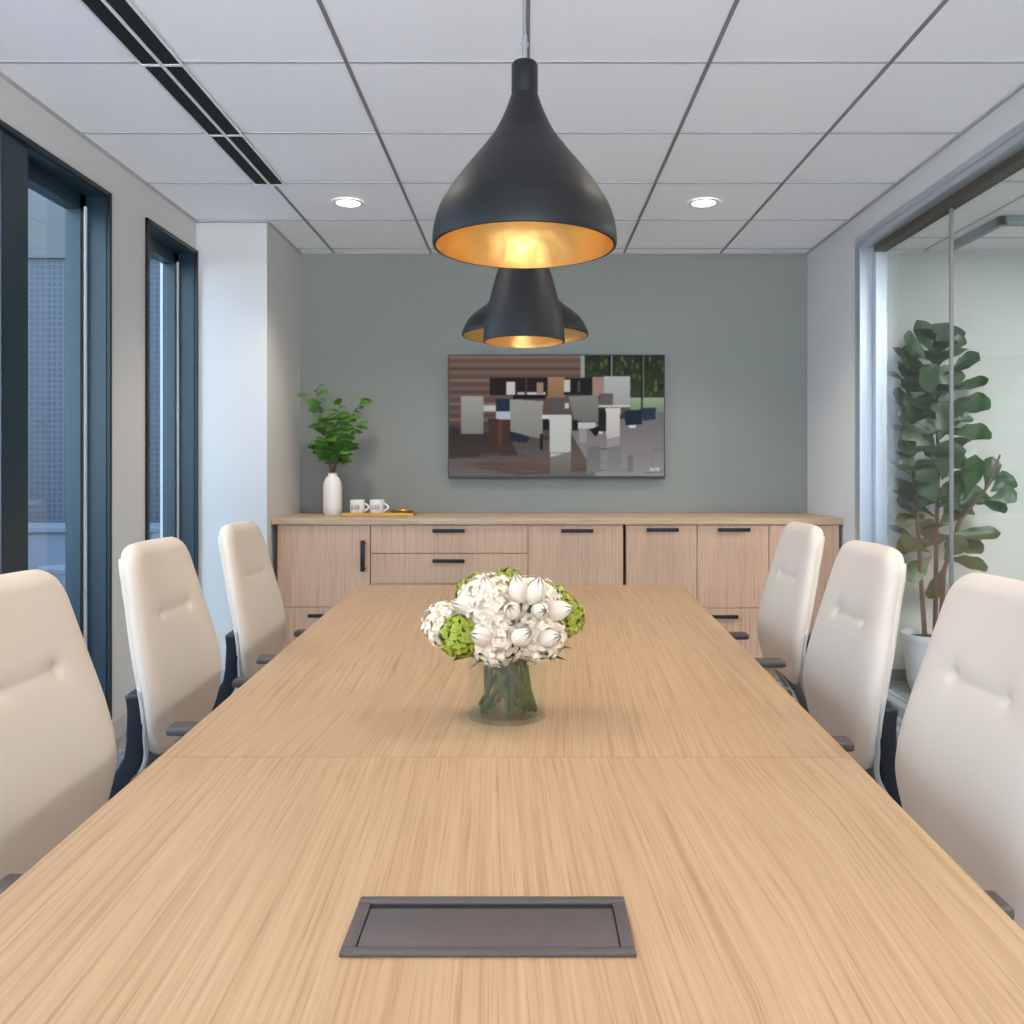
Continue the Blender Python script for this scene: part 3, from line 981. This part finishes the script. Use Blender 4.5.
lin = lambda c: c / 12.92 if c <= .04045 else ((c + .055) / 1.055) ** 2.4
buf = []
for j in range(GY):
    for i in range(GX):
        c = colr[j][i]
        buf += [lin(c[0]) ** 1.08, lin(c[1]) ** 1.08, lin(c[2]) ** 1.08, 1.0] * 4
ca.data.foreach_set('color', buf)
sm = pbr('lit screen', (.004, .004, .004, 1), .5, spec=.05)
nt = sm.node_tree
at = nt.nodes.new('ShaderNodeAttribute'); at.attribute_name = 'picture'
nt.links.new(at.outputs['Color'], nt.nodes['Principled BSDF'].inputs['Emission Color'])
nt.nodes['Principled BSDF'].inputs['Emission Strength'].default_value = .50
SCREEN = nt.nodes['Principled BSDF']
me.materials.append(sm)
so = bpy.data.objects.new('screen', me); COL.objects.link(so); so.parent = tv

# ------------------------------------------------------------------ pendants
def pendant(x, y, prof, label, group, watts, cordr=.003, cap=.01):
    """prof: (radius, height above camera) outer profile from rim up"""
    zb = CZ + prof[0][1]
    e = empty('pendant_lamp', (x, y, zb), 0, label, 'pendant lamp', group)
    pf = [(r, z - prof[0][1]) for r, z in prof]
    # densify with catmull-rom
    q = []
    for i in range(len(pf) - 1):
        p0, p1, p2, p3 = pf[max(0, i - 1)], pf[i], pf[i + 1], pf[min(len(pf) - 1, i + 2)]
        for s in range(5):
            t = s / 5
            q.append(tuple(.5 * ((2 * p1[c]) + (-p0[c] + p2[c]) * t + (2 * p0[c] - 5 * p1[c] + 4 * p2[c] - p3[c]) * t * t + (-p0[c] + 3 * p1[c] - 3 * p2[c] + p3[c]) * t ** 3) for c in (0, 1)))
    q.append(pf[-1])
    top = q[-1][1]
    MB().lathe(q, n=72).build('lamp_shade', M['shade'], e, 60)
    qi = [(max(.004, r - .0052), z) for r, z in q]
    mb = MB()
    mb.lathe([(q[0][0], 0)] + [(qi[0][0], -.0004)], n=72, mi=0)
    mb.lathe([(qi[0][0], -.0004)] + qi[1:-6] , n=72, mi=1)
    mb.build('shade_lining', [M['shade'], M['gold']], e, 60)
    r = q[-1][0]
    ch = cap
    MB().lathe([(0, top - .002), (r - .001, top - .002), (r - .0004, top + .002), (r - .0004, top + ch - .004), (r - .003, top + ch), (0, top + ch + .002)], n=32).build('socket_cap', M['shade'], e, 40)
    # bulb well up inside the shade
    bh = top * .50
    MB().lathe([(0, bh - .030), (.016, bh - .026), (.026, bh - .008), (.024, bh + .012), (.014, bh + .03), (.012, top - .06), (0, top - .06)], n=24).build('bulb', M['bulb'], e, 'all')
    zc = HC - zb
    MB().tube([(0, 0, top + cap + .001), (0, 0, zc - .012)], cordr, 8).build('cord', M['cord'], e, 'all')
    MB().lathe([(0, top + cap + .0025), (.0045, top + cap + .0025), (.0045, top + cap + .046), (0, top + cap + .046)], n=16).build('strain_relief', M['cord'], e, 40)
    MB().lathe([(0, zc - .014), (.010, zc - .012), (.014, zc - .0005), (0, zc - .0005)], n=24).build('canopy', M['alu'], e, 40)
    l = bpy.data.lights.new('pendant glow', 'POINT'); l.energy = watts; l.color = (1, .86, .66); l.shadow_soft_size = .03
    lo = bpy.data.objects.new('pendant_glow', l); COL.objects.link(lo); lo.parent = e; lo.location = (0, 0, max(.02, bh - .07))
    return e


def pp(pts, y, py0): return [(r * y / F, (468 - p) * y / F) for r, p in pts]


G = 'black pendant lamps with gold lining over the table'
y1 = 1.45
pendant(-.004, y1, pp([(91.4, 245), (91.9, 240), (91.2, 231), (88.8, 219), (85, 208), (79.4, 198), (72.5, 187), (64.5, 176), (56, 165), (47, 154), (38.5, 143), (30.5, 132), (24, 120), (19.5, 110), (16, 101), (13.4, 93)], y1, 243),
        'large black teardrop pendant lamp with gold lining, nearest and highest in view', G, .1, cap=.054)
y2 = 2.1
pendant(-.0075, y2, pp([(41, 340), (40.5, 330), (39, 318), (36, 304), (32, 288), (28, 274), (22, 256), (16, 240), (11, 226), (9, 214), (8.6, 200)], y2, 340),
        'slim black bell pendant lamp with lit gold rim, second from the camera', G, .12)
y3 = 2.75
pendant(-.006, y3, pp([(63, 334), (63, 331), (61, 326), (57, 319), (50, 312), (41, 305), (31, 296), (22, 284), (14, 270), (9, 256), (6.6, 244), (6.4, 232)], y3, 334),
        'wide black pendant lamp half hidden behind the slim bell pendant', G, .12)

# ------------------------------------------------------------------ recessed lights and diffuser
def can(x, y, label, on, watts):
    e = empty('recessed_light', (x, y, HC), 0, label, 'ceiling light', 'round recessed ceiling lights')
    MB().lathe([(.062, -.001), (.080, -.001), (.082, -.002), (.080, -.004), (.064, -.005), (.060, -.002)], n=40, close=True).build('trim_ring', M['white'], e, 40)
    MB().lathe([(0, -.0022), (.0615, -.0022), (.0615, -.0015), (0, -.0015)], n=40).build('lens', M['can'], e)
    l = bpy.data.lights.new('can', 'SPOT'); l.energy = watts; l.color = (1, .88, .74); l.spot_size = math.radians(118); l.spot_blend = .8; l.shadow_soft_size = .045
    lo = bpy.data.objects.new('can_beam', l); COL.objects.link(lo); lo.parent = e; lo.location = (0, 0, -.02)
    return e


can(-.92, 4.39, 'round recessed light in the ceiling left of the pendant, over the cabinets', 1, 32)
can(.91, 4.39, 'round recessed light in the ceiling right of the pendant, over the cabinets', 1, 32)
for x in (-.92, .91):
    for y in (2.05, -.3):
        can(x, y, 'round recessed ceiling light above the table', 1, 32 if y > 1 else 26)

df = empty('linear_diffuser', (-1.2335, 0, HC), 0, 'black two-slot linear air diffuser running along the ceiling at left', 'air diffuser')
ye = 4.085
MB().box((-.064, -1.4, -.0062), (-.006, ye, -.0045)).box((.006, -1.4, -.0062), (.064, ye, -.0045)).build('slot', M['slot'], df)
mb = MB(); mb.box((-.0055, -1.4, -.010), (.0055, ye, -.0045))
y = 2.882 - 7 * TYP
while y < ye + .01:
    mb.box((-.066, y - .006, -.0095), (.066, y + .006, -.0064)); y += TYP
mb.box((-.072, -1.4, -.0095), (-.066, ye, -.0045)); mb.box((.066, -1.4, -.0095), (.072, ye, -.0045))
mb.build('flange', M['white'], df)

# ------------------------------------------------------------------ bouquet in a glass cylinder
BX, BY = (507 - 527) * 1.605 / F, 1.605
vz = empty('glass_vase', (BX, BY, TT + .0003), 0, 'clear glass cylinder vase on the middle of the table', 'vase')
R_ = .0748
MB().lathe([(0, 0), (R_, 0), (R_, .125), (R_ - .0035, .125), (R_ - .0035, .008), (0, .008)], n=64).build('glass_wall', M['vglass'], vz, 40)
MB().lathe([(0, .0085), (R_ - .0042, .0085), (R_ - .0042, .085), (0, .085)], n=64).build('water', M['water'], vz, 40)
rb = random.Random(21)


def fib(n):
    for i in range(n):
        z = 1 - 2 * (i + .5) / n; r = math.sqrt(1 - z * z); a = i * 2.39996
        yield Vector((r * math.cos(a), r * math.sin(a), z))


def bx_(px, py, y): return Vector(((px - 527) * y / F, y, CZ - (py - 470) * y / F))


def bloom_hyd(name, c, r, mat, label, group, n=130, ps=.0095):
    foot = Vector((BX, BY, TT + .012)) + Vector((rb.uniform(-.056, .056), rb.uniform(-.03, .03), 0))
    e = empty(name, foot, 0, label, 'flower', group)
    C_ = c - foot
    mb = MB()
    for d in fib(n):
        dd = (d + Vector((rb.uniform(-.12, .12), rb.uniform(-.12, .12), rb.uniform(-.12, .12)))).normalized()
        p = C_ + dd * r * rb.uniform(.93, 1.05)
        u = dd.orthogonal().normalized(); w_ = dd.cross(u)
        a0 = rb.uniform(0, PI)
        for q in range(4):
            a = a0 + q * PI / 2
            pd = (u * math.cos(a) + w_ * math.sin(a) + dd * rb.uniform(-.05, .95)).normalized()
            leaf(mb, p, pd, dd, ps * rb.uniform(.95, 1.4), ps * rb.uniform(.85, 1.15), fold=.25, droop=.15, n=5)
    mb.build('petals', M[mat], e, 'all', fixn=False)
    mb = MB()
    mb.lathe([(0, -r * .84), (r * .5, -r * .68), (r * .82, -r * .2), (r * .82, r * .3), (r * .5, r * .7), (0, r * .86)], C_, 20)
    mb.build('flower_head', M[mat] if mat == 'petalw' else M['flowcore'], e, 'all')
    neck = Vector((BX + (c.x - BX) * .35, BY + (c.y - BY) * .35, TT + .125)) - foot
    mb = MB(); mb.tube([(0, 0, 0), neck * .5 + Vector((0, 0, 0)), neck, C_ - Vector((0, 0, r * .4))], .0052, 8)
    mb.build('stem', M['stem'], e, 'all')


GW, GG, GTU = 'white hydrangeas in the bouquet', 'green hydrangeas in the bouquet', 'white tulips in the bouquet'
bloom_hyd('hydrangea', bx_(446, 624, 1.63), .040, 'petalw', 'white hydrangea head at the far left edge of the bouquet', GW)
bloom_hyd('hydrangea', bx_(489, 606, 1.60), .058, 'petalw', 'large white hydrangea head at the upper left of the bouquet', GW, 190)
bloom_hyd('hydrangea', bx_(497, 636, 1.58), .052, 'petalw', 'white hydrangea head low in the centre front of the bouquet', GW, 170)
bloom_hyd('hydrangea', bx_(537, 633, 1.59), .052, 'petalw', 'white hydrangea head low at the right front of the bouquet', GW, 170)
bloom_hyd('hydrangea', bx_(531, 607, 1.62), .056, 'petalw', 'white hydrangea head at the upper right of the bouquet', GW, 170)
bloom_hyd('green_hydrangea', bx_(461, 636, 1.57), .036, 'petalg', 'lime green hydrangea head at the lower left of the bouquet', GG, 120, .008)
bloom_hyd('green_hydrangea', bx_(564, 617, 1.62), .036, 'petalg', 'lime green hydrangea head at the right edge of the bouquet', GG, 120, .008)
bloom_hyd('green_hydrangea', bx_(476, 594, 1.66), .034, 'petalg', 'green hydrangea head peeking out at the upper left, behind the white blooms', GG, 70, .010)
bloom_hyd('green_hydrangea', bx_(552, 603, 1.66), .032, 'petalg', 'green hydrangea head behind the white blooms at the upper right', GG, 70, .010)
bloom_hyd('green_hydrangea', bx_(508, 586, 1.68), .030, 'petalg', 'green hydrangea head at the very top, behind the white blooms', GG, 60, .010)


def tulip(c, d, label, s=1.0):
    foot = Vector((BX, BY, TT + .012)) + Vector((rb.uniform(-.056, .056), rb.uniform(-.03, .03), 0))
    e = empty('tulip', foot, 0, label, 'flower', GTU)
    C_ = c - foot
    d = Vector(d).normalized(); u = d.orthogonal().normalized(); w_ = d.cross(u)
    mb = MB()
    Lh, Rr = .046 * s, .017 * s
    for q in range(6):
        a = q * PI / 3 + .2
        r_ = 1 if q % 2 else .9
        def fn(i, j, a=a, r_=r_):
            t = i; uu = (2 * j - 1)
            wdt = math.sin(PI * min(1, .12 + t * .88)) ** .7 * .74
            ang = a + uu * wdt
            rad = Rr * r_ * (math.sin(PI * min(.93, .10 + .80 * t)) ** .6) * (1 - .72 * t ** 3)
            return C_ + d * (Lh * (t - .5)) + (u * math.cos(ang) + w_ * math.sin(ang)) * rad
        mb.grid(fn, 8, 6)
    mb.build('petals', M['petalt'], e, 'all', fixn=False)
    neck = Vector((BX + (c.x - BX) * .3, BY + (c.y - BY) * .3, TT + .125)) - foot
    mb = MB(); mb.tube([(0, 0, 0), neck * .55, neck, C_ - d * (Lh * .48)], .0046, 8)
    mb.build('stem', M['stem'], e, 'all')


tulip(bx_(466, 604, 1.565), (-1, -.5, .15), 'white tulip bud pointing left out of the bouquet', 1.25)
tulip(bx_(536, 590, 1.555), (.25, -.3, 1), 'white tulip bud standing upright at the top right of the bouquet', 1.2)
tulip(bx_(518, 588, 1.555), (-.2, -.3, 1), 'white tulip bud standing upright at the top centre of the bouquet', 1.2)
tulip(bx_(488, 588, 1.565), (-.3, -.3, 1), 'white tulip bud at the top left of the bouquet', 1.1)
tulip(bx_(560, 610, 1.555), (1, -.5, .25), 'white tulip bud pointing right out of the bouquet', 1.15)
tulip(bx_(541, 611, 1.535), (.3, -1, .2), 'white tulip facing forward at the right middle of the bouquet', 1.05)
tulip(bx_(523, 636, 1.515), (.6, -.8, .5), 'white tulip at the low centre of the bouquet, leaning right', 1.1)
tulip(bx_(551, 638, 1.53), (.7, -.8, .3), 'white tulip at the lower right of the bouquet', 1.15)
tulip(bx_(480, 636, 1.52), (-.8, -.8, .3), 'white tulip at the lower left of the white mass', 1.1)
tulip(bx_(512, 610, 1.525), (-.2, -1, .5), 'white tulip facing forward at the middle of the bouquet', 1.0)
# loose dark leaves under the blooms
e = empty('bouquet_greenery', (BX, BY, TT + .12), 0, 'dark green leaves tucked under the flower heads', 'foliage')
mb = MB()
for a, px, py in ((-2.6, 470, 655), (-2.2, 478, 662), (-.7, 556, 655), (-.4, 562, 645), (-1.4, 505, 664), (2.9, 462, 655)):
    tp = bx_(px, py, 1.58) - Vector((BX, BY, TT + .12))
    base = Vector((.03 * math.cos(a), .03 * math.sin(a), .0))
    leaf(mb, base, tp - base, (0, 0, 1), (tp - base).length + .02, .034, fold=.2, droop=.1)
mb.build('leaves', M['leafd'], e, 'all', fixn=False)
mb = MB()
for q in range(9):
    a = q * .7
    mb.tube([(.05 * math.cos(a + 2.6), .05 * math.sin(a + 2.6), -.108), (.0, .0, -.06), (.034 * math.cos(a), .034 * math.sin(a), .0)], .0032, 7)
mb.build('stems', M['stem'], e, 'all')

# ------------------------------------------------------------------ fiddle leaf fig behind the glass
FY = 4.60
FX = (931 - 527) * FY / F
fg = empty('potted_fig_tree', (FX, FY, 0), 0, 'tall fiddle-leaf fig in a white pot behind the glass partition', 'plant')
pz = F and (CZ - (633 - 470) * FY / F)
pb = max(0, CZ - (694 - 470) * FY / F)
MB().lathe([(0, pb), (.085, pb), (.108, pb + .02), (.122, pb + .07), (.138, pz - .03), (.148, pz - .028), (.150, pz), (.140, pz), (.132, pz - .04), (0, pz - .04)], n=56).build('pot', M['white'], fg, 40)
if pb > .005:
    MB().lathe([(0, 0), (.078, 0), (.078, pb - .0005), (0, pb - .0005)], n=40).build('pot_foot', M['black'], fg, 40)
MB().lathe([(0, pz - .025), (.131, pz - .03), (0, pz - .035)], n=32).build('soil', M['soil'], fg)
rf = random.Random(8)
def fp(px, py, dy=0): return Vector(((px - 527) * (FY + dy) / F - FX, dy, CZ - (py - 470) * (FY + dy) / F))
trunks = [
    [fp(925, 640), fp(921, 580), fp(916, 500), fp(908, 420), fp(908, 360)],
    [fp(935, 640, .03), fp(936, 560, .03), fp(938, 470, .03), fp(937, 390, .02), fp(936, 340)],
    [fp(940, 640, -.03), fp(944, 570, -.03), fp(960, 520, -.05), fp(985, 490, -.08), fp(1000, 455, -.08)],
]
mb = MB()
for T in trunks: mb.tube(T, [.014, .012, .010, .008, .005], 8)
mb.build('trunks', M['bark'], fg, 'all')
lv = MB()
def L_at(px, py, tx, ty, wpx, dy=0, up=(0, -.7, 1)):
    a = fp(px, py, dy); b_ = fp(tx, ty, dy + rf.uniform(-.08, .05))
    leaf(lv, a, b_ - a, up, (b_ - a).length, wpx * FY / F, fold=rf.uniform(.1, .3), droop=rf.uniform(.02, .12), n=10, obov=True, wav=.10)
hand = [  # base -> tip, width in photo pixels
    (936, 360, 918, 319, 17), (938, 362, 948, 322, 28), (934, 362, 895, 335, 18), (930, 372, 893, 352, 22), (945, 352, 966, 336, 10), (948, 375, 979, 352, 12),
    (945, 392, 992, 377, 9), (948, 412, 993, 397, 17), (946, 434, 994, 431, 16), (950, 420, 975, 418, 6),
    (930, 385, 888, 366, 10), (934, 395, 900, 372, 22), (930, 412, 884, 388, 12), (932, 420, 896, 400, 20), (934, 435, 884, 412, 16), (932, 445, 890, 430, 20),
    (935, 450, 886, 445, 14), (936, 468, 888, 463, 12), (938, 492, 880, 483, 14), (940, 500, 895, 500, 16), (928, 520, 884, 520, 12), (930, 540, 888, 548, 14),
    (930, 552, 890, 538, 12), (932, 556, 905, 580, 16), (945, 536, 1002, 532, 12), (945, 546, 986, 544, 16), (945, 558, 990, 566, 14), (944, 566, 930, 600, 16),
    (945, 470, 962, 452, 22), (965, 500, 978, 455, 18), (985, 492, 994, 456, 14), (990, 492, 1014, 476, 16), (988, 500, 1018, 492, 14), (975, 500, 1010, 507, 14), (960, 505, 985, 490, 20), (955, 500, 965, 470, 20), (950, 508, 975, 508, 14),
    (936, 400, 925, 365, 24), (938, 425, 920, 395, 24), (940, 440, 950, 400, 24), (940, 460, 915, 430, 22), (942, 480, 950, 440, 24), (938, 505, 918, 470, 22), (940, 400, 955, 365, 20), (944, 520, 955, 480, 16), (940, 545, 920, 520, 16), (944, 560, 962, 535, 16),
]
for px, py, tx, ty, w_ in hand:
    L_at(px, py, tx, ty, w_ * 1.35, rf.uniform(-.08, .08), (rf.uniform(-.3, .3), -1.0, rf.uniform(.1, .8)))
for T in trunks[:2]:
    for q in range(26):
        s = .34 + .64 * q / 25
        f_ = s * 4; a = min(3, int(f_)); p = T[a] + (T[a + 1] - T[a]) * (f_ - a)
        an = q * 2.4 + rf.uniform(-.3, .3)
        d = Vector((math.cos(an) * .7, math.sin(an), .45))
        leaf(lv, p, d, (0, -.2, 1), rf.uniform(.16, .24), rf.uniform(.10, .15), fold=.2, droop=.15, n=10, obov=True, wav=.10)
lim = XR + .15 - FX
xm = min(v.co.x for v in lv.bm.verts)
for v_ in lv.bm.verts:
    if v_.co.x < lim + .12 and xm < lim: v_.co.x = lim + (v_.co.x - xm) / (lim + .12 - xm) * .12
lv.build('leaves', M['leafd'], fg, 'all', fixn=False)

# ------------------------------------------------------------------ light
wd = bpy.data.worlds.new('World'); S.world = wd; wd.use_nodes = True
bg = wd.node_tree.nodes['Background']
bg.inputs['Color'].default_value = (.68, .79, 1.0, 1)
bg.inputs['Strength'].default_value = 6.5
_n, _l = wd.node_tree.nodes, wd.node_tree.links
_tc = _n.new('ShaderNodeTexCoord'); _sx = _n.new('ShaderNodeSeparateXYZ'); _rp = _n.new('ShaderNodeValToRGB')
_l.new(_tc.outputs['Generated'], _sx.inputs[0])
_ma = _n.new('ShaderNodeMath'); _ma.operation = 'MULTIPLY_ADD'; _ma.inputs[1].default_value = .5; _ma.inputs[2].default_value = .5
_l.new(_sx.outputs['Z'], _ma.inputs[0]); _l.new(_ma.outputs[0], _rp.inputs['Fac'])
_rp.color_ramp.elements[0].position = .46; _rp.color_ramp.elements[0].color = (1.18, 1.28, 1.42, 1)     # lower half brightened as added upward fill for the ceiling
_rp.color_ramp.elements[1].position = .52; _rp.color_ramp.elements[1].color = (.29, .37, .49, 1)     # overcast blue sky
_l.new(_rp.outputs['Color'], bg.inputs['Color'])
# corridor lighting: unseen square panels added to brighten the corridor
for i, (x, y) in enumerate(((3.0, .6), (3.0, 3.0))):
    e = empty('corridor_fill_panel', (x, y, CH), 0, 'square white light panel added out of view to brighten the corridor', 'ceiling light', 'added corridor fill panels')
    MB().box((-.30, -.30, -.012), (.30, .30, -.004), .003).build('panel_frame', M['white'], e)
    MB().box((-.27, -.27, -.0135), (.27, .27, -.0121)).build('diffuser', pbr('corridor panel', (1, 1, 1, 1), .5, emis=(1, 1, .97, 1), es=38), e)

# ------------------------------------------------------------------ camera
cam = bpy.data.cameras.new('camera'); co = bpy.data.objects.new('camera', cam); COL.objects.link(co)
co.location = (0, 0, CZ); co.rotation_euler = (PI / 2, 0, 0)
cam.sensor_width = 36; cam.lens = F / 1024 * 36
cam.shift_x = -(527 - 512) / 1024; cam.shift_y = -(512 - 470) / 1024
cam.clip_start = .02; cam.clip_end = 100
S.camera = co
S.view_settings.view_transform = 'Standard'; S.view_settings.look = 'None'; S.view_settings.gamma = 1
S.view_settings.use_curve_mapping = False
S.view_settings.exposure = 0.88
S.cycles.use_denoising = True
S.cycles.max_bounces = 10; S.cycles.diffuse_bounces = 6; S.cycles.transparent_max_bounces = 24
S.cycles.sample_clamp_indirect = 8
